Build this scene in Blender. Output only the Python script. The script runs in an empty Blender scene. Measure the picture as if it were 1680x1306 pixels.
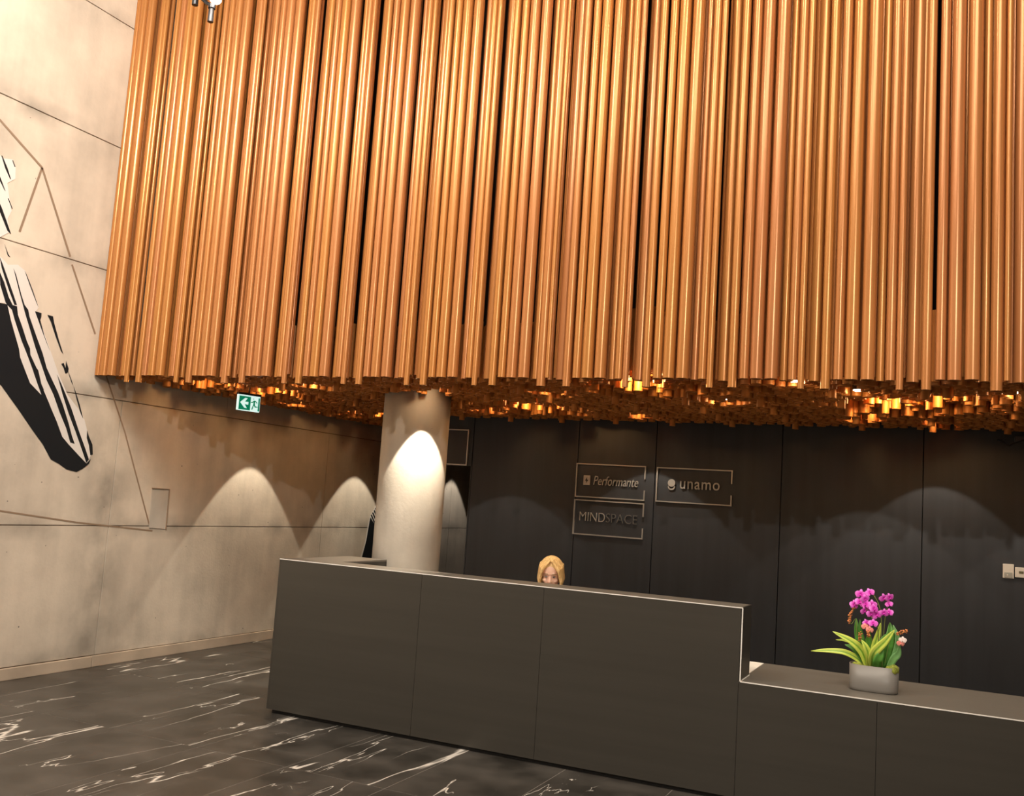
import bpy, bmesh, math, random
import numpy as np
from mathutils import Vector, Matrix
random.seed(7)
PI = math.pi
S = bpy.context.scene
C = S.collection

# ------------------------------------------------------------------ camera
F = 1565.75; PITCH = 0.10859; ROLL = 0.066567; YAW = 0.439811; EYE = 1.65
cw, sw = math.cos(YAW), math.sin(YAW)
FW = Vector((-sw*math.cos(PITCH), cw*math.cos(PITCH), math.sin(PITCH)))
_r0 = Vector((cw, sw, 0)); _u0 = _r0.cross(FW)
RT = _r0*math.cos(ROLL) + _u0*math.sin(ROLL)
UP = -_r0*math.sin(ROLL) + _u0*math.cos(ROLL)
cam = bpy.data.cameras.new('camera'); co = bpy.data.objects.new('camera', cam); C.objects.link(co)
cam.sensor_fit = 'HORIZONTAL'; cam.sensor_width = 36; cam.lens = F/1680*36; cam.clip_end = 100
co.matrix_world = Matrix(((RT.x, UP.x, -FW.x, 0), (RT.y, UP.y, -FW.y, 0), (RT.z, UP.z, -FW.z, EYE), (0, 0, 0, 1)))
S.camera = co
# ------------------------------------------------------------------ world, exposure, lobby lights
w = bpy.data.worlds.new('world'); S.world = w; w.use_nodes = True
w.node_tree.nodes['Background'].inputs[0].default_value = (0.9, 0.75, 0.6, 1)
w.node_tree.nodes['Background'].inputs[1].default_value = 0.15
S.view_settings.view_transform = 'Standard'; S.view_settings.look = 'None'
S.view_settings.gamma = 1; S.view_settings.use_curve_mapping = False
S.view_settings.exposure = 0.0

def light(name, kind, loc, power, col=(1, .8, .6), target=None, **kw):
    l = bpy.data.lights.new(name, kind); l.energy = power; l.color = col
    for k, v in kw.items(): setattr(l, k, v)
    o = bpy.data.objects.new(name, l); C.objects.link(o); o.location = loc
    if target is not None:
        o.rotation_euler = (Vector(target)-Vector(loc)).to_track_quat('-Z', 'Y').to_euler()
    return o
WARM = (1.0, .87, .72); HALO = (1.0, .90, .78)
light('lobby_ceiling_fill', 'AREA', (-1.5, 1.6, 6.25), 350, WARM, (-2.2, 2.6, 0), shape='RECTANGLE', size=6, size_y=2.0)  # added overhead fill for general brightness, no visible fixture
light('lobby_left_fill', 'AREA', (-4.0, 2.6, 6.2), 370, HALO, (-6.75, 4.6, 3.2), shape='RECTANGLE', size=2.0, size_y=1.0)  # unseen area fill added to brighten the left wall
light('lobby_spot_a', 'SPOT', (1.8, -1.6, 4.7), 720, HALO, (-2.6, 5.9, 3.3), spot_size=1.25, spot_blend=.8, shadow_soft_size=.05)
light('lobby_spot_b', 'SPOT', (-2.2, 4.2, 6.15), 95, (1, .76, .55), (-1.7, 5.9, 5.0), spot_size=2.0, spot_blend=.9, shadow_soft_size=.06)
light('lobby_spot_c', 'SPOT', (-0.2, 4.2, 6.15), 90, (1, .76, .55), (-0.6, 5.9, 4.9), spot_size=2.0, spot_blend=.9, shadow_soft_size=.06)
light('plant_spot', 'SPOT', (0.2, 4.0, 5.9), 210, HALO, (-0.40, 6.15, 0.9), spot_size=.42, spot_blend=.6, shadow_soft_size=.04)

# ------------------------------------------------------------------ pixel helpers (real planes only)
def ray(x, y): return RT*((x-840)/F) - UP*((y-653)/F) + FW
E0 = Vector((0, 0, EYE))
def onz(x, y, z): d = ray(x, y); return d*((z-EYE)/d.z) + E0
def onx(x, y, X): d = ray(x, y); return d*(X/d.x) + E0
def ony(x, y, Y): d = ray(x, y); return d*(Y/d.y) + E0

# ------------------------------------------------------------------ materials
MATS = {}
def nodes(name):
    m = bpy.data.materials.new(name); m.use_nodes = True; MATS[name] = m
    nt = m.node_tree; b = nt.nodes['Principled BSDF']
    return m, nt, b
def N(nt, t, **kw):
    n = nt.nodes.new(t)
    for k, v in kw.items():
        if k.startswith('i_'):
            key = k[2:]; key = int(key) if key.isdigit() else key
            n.inputs[key].default_value = v
        else: setattr(n, k, v)
    return n
def L(nt, a, b): nt.links.new(a, b)
def mat(name, col, rough=.5, metal=0., bump=0, bscale=30, var=0, vscale=4, emit=None, es=0, stretch=(1, 1, 1), **ex):
    m, nt, b = nodes(name)
    b.inputs['Base Color'].default_value = (*col, 1); b.inputs['Roughness'].default_value = rough; b.inputs['Metallic'].default_value = metal
    for k, v in ex.items(): b.inputs[k.replace('_', ' ')].default_value = v
    tc = N(nt, 'ShaderNodeNewGeometry'); mp = N(nt, 'ShaderNodeMapping'); mp.inputs['Scale'].default_value = stretch
    L(nt, tc.outputs['Position'], mp.inputs[0])
    if var:
        n = N(nt, 'ShaderNodeTexNoise', i_Scale=vscale, i_Detail=5.); L(nt, mp.outputs[0], n.inputs['Vector'])
        r = N(nt, 'ShaderNodeMapRange', i_3=1-var, i_4=1+var); r.inputs[1].default_value = .3; r.inputs[2].default_value = .7
        L(nt, n.outputs[0], r.inputs[0])
        x = N(nt, 'ShaderNodeVectorMath', operation='SCALE'); x.inputs[0].default_value = col
        L(nt, r.outputs[0], x.inputs['Scale']); L(nt, x.outputs[0], b.inputs['Base Color'])
    if bump:
        n = N(nt, 'ShaderNodeTexNoise', i_Scale=bscale, i_Detail=4.); L(nt, mp.outputs[0], n.inputs['Vector'])
        bp = N(nt, 'ShaderNodeBump', i_Strength=bump, i_Distance=.01); L(nt, n.outputs[0], bp.inputs['Height']); L(nt, bp.outputs[0], b.inputs['Normal'])
    if emit: b.inputs['Emission Color'].default_value = (*emit, 1); b.inputs['Emission Strength'].default_value = es
    return m

def concrete(name, col, dirt=.5, seams=True):
    m, nt, b = nodes(name); b.inputs['Roughness'].default_value = .75
    g = N(nt, 'ShaderNodeNewGeometry')
    n1 = N(nt, 'ShaderNodeTexNoise', i_Scale=1.1, i_Detail=6., i_Roughness=.6); L(nt, g.outputs['Position'], n1.inputs['Vector'])
    mp = N(nt, 'ShaderNodeMapping'); mp.inputs['Scale'].default_value = (5, 5, .35); L(nt, g.outputs['Position'], mp.inputs[0])
    n2 = N(nt, 'ShaderNodeTexNoise', i_Scale=1.2, i_Detail=4.); L(nt, mp.outputs[0], n2.inputs['Vector'])
    n3 = N(nt, 'ShaderNodeTexNoise', i_Scale=40., i_Detail=3.); L(nt, g.outputs['Position'], n3.inputs['Vector'])
    a = N(nt, 'ShaderNodeMath', operation='MULTIPLY_ADD', i_1=.7); L(nt, n1.outputs[0], a.inputs[0])
    s = N(nt, 'ShaderNodeMath', operation='MULTIPLY_ADD', i_1=.22); L(nt, n2.outputs[0], s.inputs[0]); s.inputs[2].default_value = 0
    L(nt, s.outputs[0], a.inputs[2])
    cr = N(nt, 'ShaderNodeValToRGB'); L(nt, a.outputs[0], cr.inputs[0])
    e = cr.color_ramp.elements
    e[0].position = .28; e[0].color = (*[c*(1-dirt) for c in col], 1); e[1].position = .56; e[1].color = (*[min(1, c*1.08) for c in col], 1)
    x = e.new(.42); x.color = (*[c*(1-.12) for c in col], 1)
    # small blow holes
    v = N(nt, 'ShaderNodeTexVoronoi', i_Scale=5.); L(nt, g.outputs['Position'], v.inputs['Vector'])
    lt = N(nt, 'ShaderNodeMath', operation='LESS_THAN', i_1=.035); L(nt, v.outputs['Distance'], lt.inputs[0])
    mx = N(nt, 'ShaderNodeMix', data_type='RGBA'); mx.inputs['B'].default_value = (*[c*.35 for c in col], 1)
    L(nt, lt.outputs[0], mx.inputs['Factor']); L(nt, cr.outputs[0], mx.inputs['A'])
    out = mx.outputs['Result']
    if seams:
        # grime that gathers along the horizontal pour joints (every 1.108 m)
        sp = N(nt, 'ShaderNodeSeparateXYZ'); L(nt, g.outputs['Position'], sp.inputs[0])
        q = N(nt, 'ShaderNodeMath', operation='ADD', i_1=-.1015); L(nt, sp.outputs['Z'], q.inputs[0])
        pp = N(nt, 'ShaderNodeMath', operation='PINGPONG', i_1=.554); L(nt, q.outputs[0], pp.inputs[0])
        mr = N(nt, 'ShaderNodeMapRange', i_1=.0, i_2=.13, i_3=1., i_4=0.); L(nt, pp.outputs[0], mr.inputs[0])
        n4 = N(nt, 'ShaderNodeTexNoise', i_Scale=2.6, i_Detail=5.); L(nt, g.outputs['Position'], n4.inputs['Vector'])
        m4 = N(nt, 'ShaderNodeMapRange', i_1=.42, i_2=.66, i_3=0., i_4=.75); L(nt, n4.outputs[0], m4.inputs[0])
        mm = N(nt, 'ShaderNodeMath', operation='MULTIPLY'); L(nt, mr.outputs[0], mm.inputs[0]); L(nt, m4.outputs[0], mm.inputs[1])
        # stain beside the vertical joint
        qy = N(nt, 'ShaderNodeMath', operation='ADD', i_1=-6.14); L(nt, sp.outputs['Y'], qy.inputs[0])
        ab = N(nt, 'ShaderNodeMath', operation='ABSOLUTE'); L(nt, qy.outputs[0], ab.inputs[0])
        m5 = N(nt, 'ShaderNodeMapRange', i_1=.02, i_2=.38, i_3=1., i_4=0.); L(nt, ab.outputs[0], m5.inputs[0])
        m6 = N(nt, 'ShaderNodeMapRange', i_1=1.9, i_2=2.4, i_3=1., i_4=0.); L(nt, sp.outputs['Z'], m6.inputs[0])
        m7 = N(nt, 'ShaderNodeMath', operation='MULTIPLY'); L(nt, m5.outputs[0], m7.inputs[0]); L(nt, m6.outputs[0], m7.inputs[1])
        m8 = N(nt, 'ShaderNodeMath', operation='MULTIPLY'); L(nt, m7.outputs[0], m8.inputs[0]); L(nt, m4.outputs[0], m8.inputs[1])
        mz = N(nt, 'ShaderNodeMath', operation='MAXIMUM'); L(nt, mm.outputs[0], mz.inputs[0]); L(nt, m8.outputs[0], mz.inputs[1])
        m2 = N(nt, 'ShaderNodeMix', data_type='RGBA'); m2.inputs['B'].default_value = (*[c*.4 for c in col], 1)
        L(nt, mz.outputs[0], m2.inputs['Factor']); L(nt, out, m2.inputs['A']); out = m2.outputs['Result']
    L(nt, out, b.inputs['Base Color'])
    bp = N(nt, 'ShaderNodeBump', i_Strength=.15, i_Distance=.01); L(nt, n3.outputs[0], bp.inputs['Height']); L(nt, bp.outputs[0], b.inputs['Normal'])
    return m
concrete('concrete', (.70, .61, .50), .36)
concrete('column_concrete', (.56, .51, .44), .25, False)
mat('concrete_joint', (.20, .15, .11), .9)
mat('plinth', (.52, .42, .32), .8, var=.15, vscale=3)

def copper(name, col, metal=.30, rough=.27):
    m, nt, b = nodes(name); b.inputs['Metallic'].default_value = metal; b.inputs['Roughness'].default_value = rough
    oi = N(nt, 'ShaderNodeObjectInfo')
    cr = N(nt, 'ShaderNodeValToRGB'); L(nt, oi.outputs['Random'], cr.inputs[0])
    e = cr.color_ramp.elements
    e[0].color = (col[0]*.97, col[1]*.94, col[2]*1.1, 1); e[1].color = (col[0]*1.02, col[1]*1.05, col[2]*.88, 1)
    L(nt, cr.outputs[0], b.inputs['Base Color'])
    return m
copper('copper', (.52, .215, .066))
copper('copper_underside', (.58, .22, .055), .10, .50)
mat('backing', (.012, .008, .006), .9)
mat('dark_panel', (.040, .043, .050), .45, .2, var=.12, vscale=2, stretch=(6, 6, .3))
mat('panel_gap', (.006, .006, .006), .9)
mat('steel', (.098, .092, .080), .36, .6, bump=.03, bscale=60, stretch=(.2, .2, 6), var=.05, vscale=3)
mat('steel_top_reflection', (.22, .20, .172), .32, .35, bump=.03, bscale=60, stretch=(.2, 6, 1), var=.05, vscale=3)  # same steel, lightened: reflections of wall and tubes put into the colour
mat('polished_edge_highlight', (.95, .93, .88), .45, .1)  # highlight of the polished mitred edge painted as near-white
mat('toe_kick', (.01, .01, .01), .6)
mat('white_desk', (.88, .86, .80), .4)
mat('sign_metal', (.50, .48, .45), .35, .6)
mat('sign_metal_dim', (.20, .19, .18), .35, .6)
mat('black_metal', (.02, .02, .023), .35, .4)
mat('grey_metal', (.10, .10, .11), .35, .6)
mat('lamp_lens', (1, .9, .75), .3, emit=(1, .80, .52), es=45)
mat('spot_lens', (1, .95, .9), .3, emit=(1, .93, .85), es=60)
mat('black_paint', (.012, .014, .017), .6, Specular_IOR_Level=.2)
mat('white_paint', (.80, .76, .72), .6)
mat('tan_paint', (.30, .21, .14), .7)
mat('ceiling_paint', (.10, .09, .08), .8)
mat('wall_plain', (.42, .36, .30), .8, var=.1)
mat('sign_white', (.8, .9, .88), .4, emit=(.72, 1, .93), es=.85)
mat('sign_green', (.0, .25, .13), .4, emit=(.0, .28, .14), es=.55)
mat('switch_white', (.80, .74, .66), .4)
mat('switch_grey', (.42, .42, .38), .4)
mat('lcd', (.16, .14, .08), .3)
mat('pot', (.20, .19, .175), .42, .1)
mat('soil', (.06, .045, .02), .9, bump=.6, bscale=90)
mat('moss', (.26, .30, .04), .9, bump=.8, bscale=120, var=.4, vscale=60)
mat('leaf_green', (.09, .28, .04), .4, var=.25, vscale=25)
mat('leaf_pale', (.16, .36, .12), .4, var=.2, vscale=25)
mat('stem', (.20, .24, .06), .5)
mat('orange_bud', (.62, .22, .07), .5, var=.3, vscale=90)
mat('pink_flower', (.85, .30, .25), .5, var=.2, vscale=60)
mat('white_flower', (.85, .72, .68), .5)
mat('skin', (.78, .48, .36), .5, Subsurface_Weight=.08)
mat('lips', (.50, .16, .14), .45)
mat('eye_white', (.7, .66, .64), .3)
mat('iris', (.07, .05, .05), .2)
mat('brow', (.30, .17, .08), .7)
mat('blouse', (.03, .03, .035), .7)
mat('trousers', (.02, .02, .025), .7)
mat('chair_fabric', (.02, .02, .022), .8)

def hair_mat():
    m, nt, b = nodes('hair'); b.inputs['Roughness'].default_value = .42
    g = N(nt, 'ShaderNodeNewGeometry'); mp = N(nt, 'ShaderNodeMapping'); mp.inputs['Scale'].default_value = (70, 70, 5); L(nt, g.outputs['Position'], mp.inputs[0])
    n = N(nt, 'ShaderNodeTexNoise', i_Scale=1., i_Detail=3.); L(nt, mp.outputs[0], n.inputs['Vector'])
    cr = N(nt, 'ShaderNodeValToRGB'); L(nt, n.outputs[0], cr.inputs[0]); e = cr.color_ramp.elements
    e[0].position = .30; e[0].color = (.50, .28, .09, 1); e[1].position = .60; e[1].color = (.88, .60, .27, 1)
    L(nt, cr.outputs[0], b.inputs['Base Color'])
    bp = N(nt, 'ShaderNodeBump', i_Strength=.5, i_Distance=.004); L(nt, n.outputs[0], bp.inputs['Height']); L(nt, bp.outputs[0], b.inputs['Normal'])
hair_mat()
def petal_mat():
    m, nt, b = nodes('magenta_petal'); b.inputs['Roughness'].default_value = .5
    g = N(nt, 'ShaderNodeTexCoord'); ln = N(nt, 'ShaderNodeVectorMath', operation='LENGTH'); L(nt, g.outputs['Object'], ln.inputs[0])
    cr = N(nt, 'ShaderNodeValToRGB'); mr = N(nt, 'ShaderNodeMapRange', i_1=0., i_2=.026); L(nt, ln.outputs['Value'], mr.inputs[0]); L(nt, mr.outputs[0], cr.inputs[0])
    e = cr.color_ramp.elements; e[0].color = (.45, .01, .25, 1); e[1].color = (.92, .22, .80, 1); x = e.new(.4); x.color = (.80, .05, .62, 1)
    L(nt, cr.outputs[0], b.inputs['Base Color'])
petal_mat()
def varieg():
    m, nt, b = nodes('leaf_variegated'); b.inputs['Roughness'].default_value = .38
    uv = N(nt, 'ShaderNodeUVMap'); sp = N(nt, 'ShaderNodeSeparateXYZ'); L(nt, uv.outputs[0], sp.inputs[0])
    a = N(nt, 'ShaderNodeMath', operation='ADD', i_1=-.5); L(nt, sp.outputs[0], a.inputs[0])
    ab = N(nt, 'ShaderNodeMath', operation='ABSOLUTE'); L(nt, a.outputs[0], ab.inputs[0])
    n = N(nt, 'ShaderNodeTexNoise', i_Scale=14.); L(nt, uv.outputs[0], n.inputs['Vector'])
    s = N(nt, 'ShaderNodeMath', operation='MULTIPLY_ADD', i_1=.22); L(nt, n.outputs[0], s.inputs[0]); L(nt, ab.outputs[0], s.inputs[2])
    cr = N(nt, 'ShaderNodeValToRGB'); L(nt, s.outputs[0], cr.inputs[0]); e = cr.color_ramp.elements
    e[0].position = .14; e[0].color = (.20, .42, .03, 1); e[1].position = .34; e[1].color = (.66, .78, .12, 1); x = e.new(.24); x.color = (.52, .70, .14, 1)
    L(nt, cr.outputs[0], b.inputs['Base Color'])
varieg()
def marble():
    m, nt, b = nodes('black_marble'); b.inputs['Roughness'].default_value = .30
    g = N(nt, 'ShaderNodeNewGeometry'); oi = N(nt, 'ShaderNodeObjectInfo')
    ofs = N(nt, 'ShaderNodeMath', operation='MULTIPLY', i_1=37.); L(nt, oi.outputs['Random'], ofs.inputs[0])
    cm = N(nt, 'ShaderNodeCombineXYZ'); L(nt, ofs.outputs[0], cm.inputs[0]); L(nt, ofs.outputs[0], cm.inputs[1])
    def veins(scale, rot, sc, width, lo, hi, seed):
        mp = N(nt, 'ShaderNodeMapping'); mp.inputs['Scale'].default_value = scale; mp.inputs['Rotation'].default_value = (0, 0, rot); mp.inputs['Location'].default_value = (seed, seed*2, 0)
        L(nt, g.outputs['Position'], mp.inputs[0])
        ad = N(nt, 'ShaderNodeVectorMath', operation='ADD'); L(nt, mp.outputs[0], ad.inputs[0]); L(nt, cm.outputs[0], ad.inputs[1])
        n = N(nt, 'ShaderNodeTexNoise', i_Scale=sc, i_Detail=5., i_Roughness=.52, i_Distortion=.25); L(nt, ad.outputs[0], n.inputs['Vector'])
        a = N(nt, 'ShaderNodeMath', operation='ADD', i_1=-.5); L(nt, n.outputs[0], a.inputs[0])
        ab = N(nt, 'ShaderNodeMath', operation='ABSOLUTE'); L(nt, a.outputs[0], ab.inputs[0])
        k = N(nt, 'ShaderNodeTexNoise', i_Scale=sc*1.4, i_Detail=2.); L(nt, ad.outputs[0], k.inputs['Vector'])
        wr = N(nt, 'ShaderNodeMapRange', i_1=lo, i_2=hi, i_3=0., i_4=width); L(nt, k.outputs['Color'], wr.inputs[0])
        dv = N(nt, 'ShaderNodeMath', operation='LESS_THAN'); L(nt, ab.outputs[0], dv.inputs[0]); L(nt, wr.outputs[0], dv.inputs[1])
        sm = N(nt, 'ShaderNodeMath', operation='DIVIDE'); L(nt, wr.outputs[0], sm.inputs[0])
        a2 = N(nt, 'ShaderNodeMath', operation='ADD', i_1=.0006); L(nt, ab.outputs[0], a2.inputs[0]); L(nt, a2.outputs[0], sm.inputs[1])
        cl = N(nt, 'ShaderNodeMapRange', i_1=.5, i_2=1.6, i_3=0., i_4=1.); L(nt, sm.outputs[0], cl.inputs[0])
        return cl.outputs[0]
    v1 = veins((1.0, .14, 1), -.12, 1.4, .0062, .52, .66, 0.)
    v2 = veins((1.0, .16, 1), .06, 2.0, .0045, .52, .66, 5.)
    v3 = veins((1.0, .40, 1), -.9, 2.6, .006, .58, .70, 11.)
    mx1 = N(nt, 'ShaderNodeMath', operation='MAXIMUM'); L(nt, v1, mx1.inputs[0]); L(nt, v2, mx1.inputs[1])
    mx2 = N(nt, 'ShaderNodeMath', operation='MAXIMUM'); L(nt, mx1.outputs[0], mx2.inputs[0]); L(nt, v3, mx2.inputs[1])
    n = N(nt, 'ShaderNodeTexNoise', i_Scale=3., i_Detail=6.); L(nt, g.outputs['Position'], n.inputs['Vector'])
    cr = N(nt, 'ShaderNodeValToRGB'); L(nt, n.outputs[0], cr.inputs[0]); e = cr.color_ramp.elements
    e[0].position = .35; e[0].color = (.026, .024, .021, 1); e[1].position = .72; e[1].color = (.085, .077, .068, 1)
    mx = N(nt, 'ShaderNodeMix', data_type='RGBA'); mx.inputs['B'].default_value = (.72, .68, .62, 1)
    L(nt, mx2.outputs[0], mx.inputs['Factor']); L(nt, cr.outputs[0], mx.inputs['A']); L(nt, mx.outputs['Result'], b.inputs['Base Color'])
    r = N(nt, 'ShaderNodeMapRange', i_3=.24, i_4=.42); L(nt, n.outputs[0], r.inputs[0]); L(nt, r.outputs[0], b.inputs['Roughness'])
marble()
mat('grout', (.30, .27, .24), .8)

# ------------------------------------------------------------------ object helpers
def link(name, me, m, parent=None, loc=(0, 0, 0)):
    o = bpy.data.objects.new(name, me); C.objects.link(o); o.location = loc
    if m is not None and not me.materials: me.materials.append(MATS[m])
    if parent is not None: o.parent = parent
    return o
def obj(name, bm, m, parent=None, loc=(0, 0, 0), smooth=False):
    me = bpy.data.meshes.new(name); bm.normal_update(); bm.to_mesh(me); bm.free()
    if smooth:
        for p in me.polygons: p.use_smooth = True
    return link(name, me, m, parent, loc)
def thing(name, label, cat, loc=(0, 0, 0), rz=0, group=None):
    o = bpy.data.objects.new(name, None); C.objects.link(o); o.location = loc; o.rotation_euler = (0, 0, rz); o.empty_display_size = .1
    o['label'] = label; o['category'] = cat
    if group: o['group'] = group
    return o
def tag(o, label, cat, group=None):
    o['label'] = label; o['category'] = cat
    if group: o['group'] = group
    return o
def struct(o): o['kind'] = 'structure'; return o
def box(bm, x0, x1, y0, y1, z0, z1, bev=0):
    r = bmesh.ops.create_cube(bm, size=1)
    for v in r['verts']:
        v.co = Vector(((x0+x1)/2+v.co.x*(x1-x0), (y0+y1)/2+v.co.y*(y1-y0), (z0+z1)/2+v.co.z*(z1-z0)))
    if bev:
        ed = list({e for v in r['verts'] for e in v.link_edges})
        bmesh.ops.bevel(bm, geom=ed, offset=bev, segments=2, affect='EDGES', profile=.6)
    return bm
def bx(name, m, x0, x1, y0, y1, z0, z1, parent=None, bev=0, origin=(0, 0, 0)):
    bm = bmesh.new(); ox, oy, oz = origin
    box(bm, x0-ox, x1-ox, y0-oy, y1-oy, z0-oz, z1-oz, bev)
    return obj(name, bm, m, parent)
def cyl(bm, p, q, r, r2=None, seg=16):
    p = Vector(p); q = Vector(q); d = q-p
    M = Matrix.Translation((p+q)/2) @ d.to_track_quat('Z', 'Y').to_matrix().to_4x4()
    bmesh.ops.create_cone(bm, cap_ends=True, segments=seg, radius1=r, radius2=r if r2 is None else r2, depth=d.length, matrix=M)
    return bm
def path_tube(bm, pts, radii, seg=8):
    pts = [Vector(p) for p in pts]; n = len(pts)
    if not hasattr(radii, '__len__'): radii = [radii]*n
    rings = []
    for i, p in enumerate(pts):
        t = (pts[min(n-1, i+1)]-pts[max(0, i-1)]).normalized()
        a = t.cross(Vector((0.13, 1, .07))).normalized(); b = t.cross(a)
        rings.append([bm.verts.new(p+(a*math.cos(2*PI*k/seg)+b*math.sin(2*PI*k/seg))*radii[i]) for k in range(seg)])
    for i in range(n-1):
        for k in range(seg): bm.faces.new((rings[i][k], rings[i][(k+1) % seg], rings[i+1][(k+1) % seg], rings[i+1][k]))
    bm.faces.new(rings[0][::-1]); bm.faces.new(rings[-1])
def prism(pts, nrm, th):
    """closed flat polygon given in 3-D, thickened by th along nrm"""
    bm = bmesh.new(); nrm = Vector(nrm)*th
    a = [bm.verts.new(Vector(p)) for p in pts]; b = [bm.verts.new(Vector(p)+nrm) for p in pts]
    n = len(pts)
    f1 = bm.faces.new(a); f2 = bm.faces.new(b[::-1])
    for i in range(n): bm.faces.new((a[(i+1) % n], a[i], b[i], b[(i+1) % n]))
    bmesh.ops.recalc_face_normals(bm, faces=bm.faces)
    bmesh.ops.triangulate(bm, faces=[f for f in bm.faces if len(f.verts) > 4])
    return bm

# ------------------------------------------------------------------ layout constants
XL = -6.752          # left concrete wall
YF = 5.84            # front of counter and tubes
YB = 8.90            # dark panelled wall
ZC = 2.50            # underside of the tube field
ZT = 6.40            # ceiling
XR = 3.2

# ------------------------------------------------------------------ structure
fl = struct(bx('floor', 'grout', XL-.3, XR+.2, -3.2, 16.2, -.12, -.0008))
TW, TL = .69, 1.38
tile_me = None
for i in range(-7, 8):
    for j in range(-4, 9):
        x0 = -2.21+TW*i; y0 = 4.82+TL*j
        if x0+TW < XL or x0 > XR or y0 < -1.2 or y0 > 13: continue
        xa = max(x0, XL); xb = min(x0+TW, XR)
        if xb-xa < .05: continue
        if tile_me is None or abs((xb-xa)-TW) > 1e-4:
            bm = bmesh.new(); box(bm, .0018, xb-xa-.0018, .0018, TL-.0018, -.012, 0)
            me = bpy.data.meshes.new('floor_tile'); bm.to_mesh(me); bm.free()
            if abs((xb-xa)-TW) < 1e-4: tile_me = me
        else: me = tile_me
        link('floor_tile', me, 'black_marble', fl, (xa, y0, 0))

wl = struct(bx('wall_left', 'concrete_joint', XL-.25, XL-.012, -3.2, 16.2, 0, ZT))
rows = [0.0, .095+.0, 1.2095, 2.3175, 3.4255, 4.5335, 5.6415, ZT]
ycuts = [-3.2, -.05, 3.08, 6.21, 9.34, 12.47, 15.6, 16.2]
for k in range(1, 7):
    z0, z1 = rows[k], rows[k+1]
    sh = 0 if k <= 2 else 1.35
    for a, b in zip(ycuts[:-1], ycuts[1:]):
        a2 = a+(sh if a > -3 else 0); b2 = b+(sh if b < 16 else 0); b2 = min(b2, 16.2)
        if a2 >= b2: continue
        dx = random.uniform(0, .002)
        bx('concrete_panel', 'concrete', XL-.05, XL-dx, a2+.003, b2-.003, z0+.004, z1-.004, wl, bev=.003)
tr = struct(bx('baseboard_left', 'plinth', XL-.02, XL+.022, -3.2, 6.17, 0, .092, bev=.004))
tr = struct(bx('baseboard_left', 'plinth', XL-.02, XL+.016, 6.18, 16.2, 0, .094, bev=.004))
# recessed box filled with rough concrete (left wall), pixel outline on the wall plane
pz = [onx(*q, XL) for q in [(249, 801), (277, 803), (271, 868), (244, 866)]]
pb = prism([p+Vector((.002, 0, 0)) for p in pz], (1, 0, 0), .003); po = obj('filled_recess', pb, 'column_concrete', wl)
rim = bmesh.new()
path_tube(rim, [p+Vector((.006, 0, 0)) for p in (pz[0], pz[1], pz[2])], .007, 6)
obj('recess_rim', rim, 'tan_paint', wl)

struct(bx('wall_far', 'wall_plain', XL-.3, XR+.3, 16.2, 16.4, 0, ZT))
struct(bx('wall_right', 'wall_plain', XR, XR+.2, -3.2, 16.2, 0, ZT))
struct(bx('wall_behind', 'wall_plain', XL-.3, XR+.2, -3.4, -3.2, 0, ZT))
struct(bx('ceiling', 'ceiling_paint', XL-.3, XR+.2, -3.4, 16.4, ZT, ZT+.15))

# dark wall with passage opening at its left end
db = struct(bx('wall_back', 'panel_gap', -5.50, XR, YB+.02, YB+.16, 2.03, 3.1))
m_ = bmesh.new(); box(m_, -4.60, XR, YB+.02, YB+.16, 0, 2.03); obj('wall_lower', m_, 'panel_gap', db)
m_ = bmesh.new(); box(m_, -5.50, -5.36, YB+.02, YB+.16, 0, 2.03); obj('wall_pier', m_, 'panel_gap', db)
cuts = [-4.60, -3.42, -2.62, -1.44, -.26, .92, 2.10, XR]
for a, b in zip(cuts[:-1], cuts[1:]):
    bx('wall_panel', 'dark_panel', a+.004, b-.004, YB, YB+.025, .01, 3.08, db, bev=.002)
bx('wall_panel', 'dark_panel', -5.50, -4.604, YB, YB+.025, 2.012, 3.08, db, bev=.002)
bx('wall_panel', 'dark_panel', -5.50, -5.36, YB, YB+.025, .01, 2.008, db, bev=.002)
bx('reveal', 'dark_panel', -4.612, -4.60, YB, YB+.17, 0, 2.01, db)
bx('reveal', 'dark_panel', -5.36, -4.60, YB, YB+.17, 2.0, 2.012, db)

# ------------------------------------------------------------------ column
bm = bmesh.new()
bmesh.ops.create_cone(bm, cap_ends=True, segments=64, radius1=.287, radius2=.287, depth=3.0)
bmesh.ops.translate(bm, verts=bm.verts, vec=(0, 0, 1.5))
colo = thing('concrete_column', 'round bare concrete column behind the reception counter', 'column', (-4.25, 7.12, 0))
s1 = obj('shaft', bm, 'column_concrete', colo, smooth=False)
for p in s1.data.polygons: p.use_smooth = abs(p.normal.z) < .5

# ------------------------------------------------------------------ tube canopy
can = thing('tube_canopy', 'huge hanging canopy of vertical copper coloured tubes over the reception', 'installation', (0, 0, 0))
bx('backing_board', 'backing', XL+.01, XR-.01, 6.35, 6.45, 2.95, ZT-.01, can)
bx('backing_board', 'backing', XL+.01, XR-.01, 6.45, YB+.4, 2.95, 3.05, can)
bx('backing_board', 'backing', XL+.01, -4.3, YB+.4, 16.1, 2.95, 3.05, can)

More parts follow.
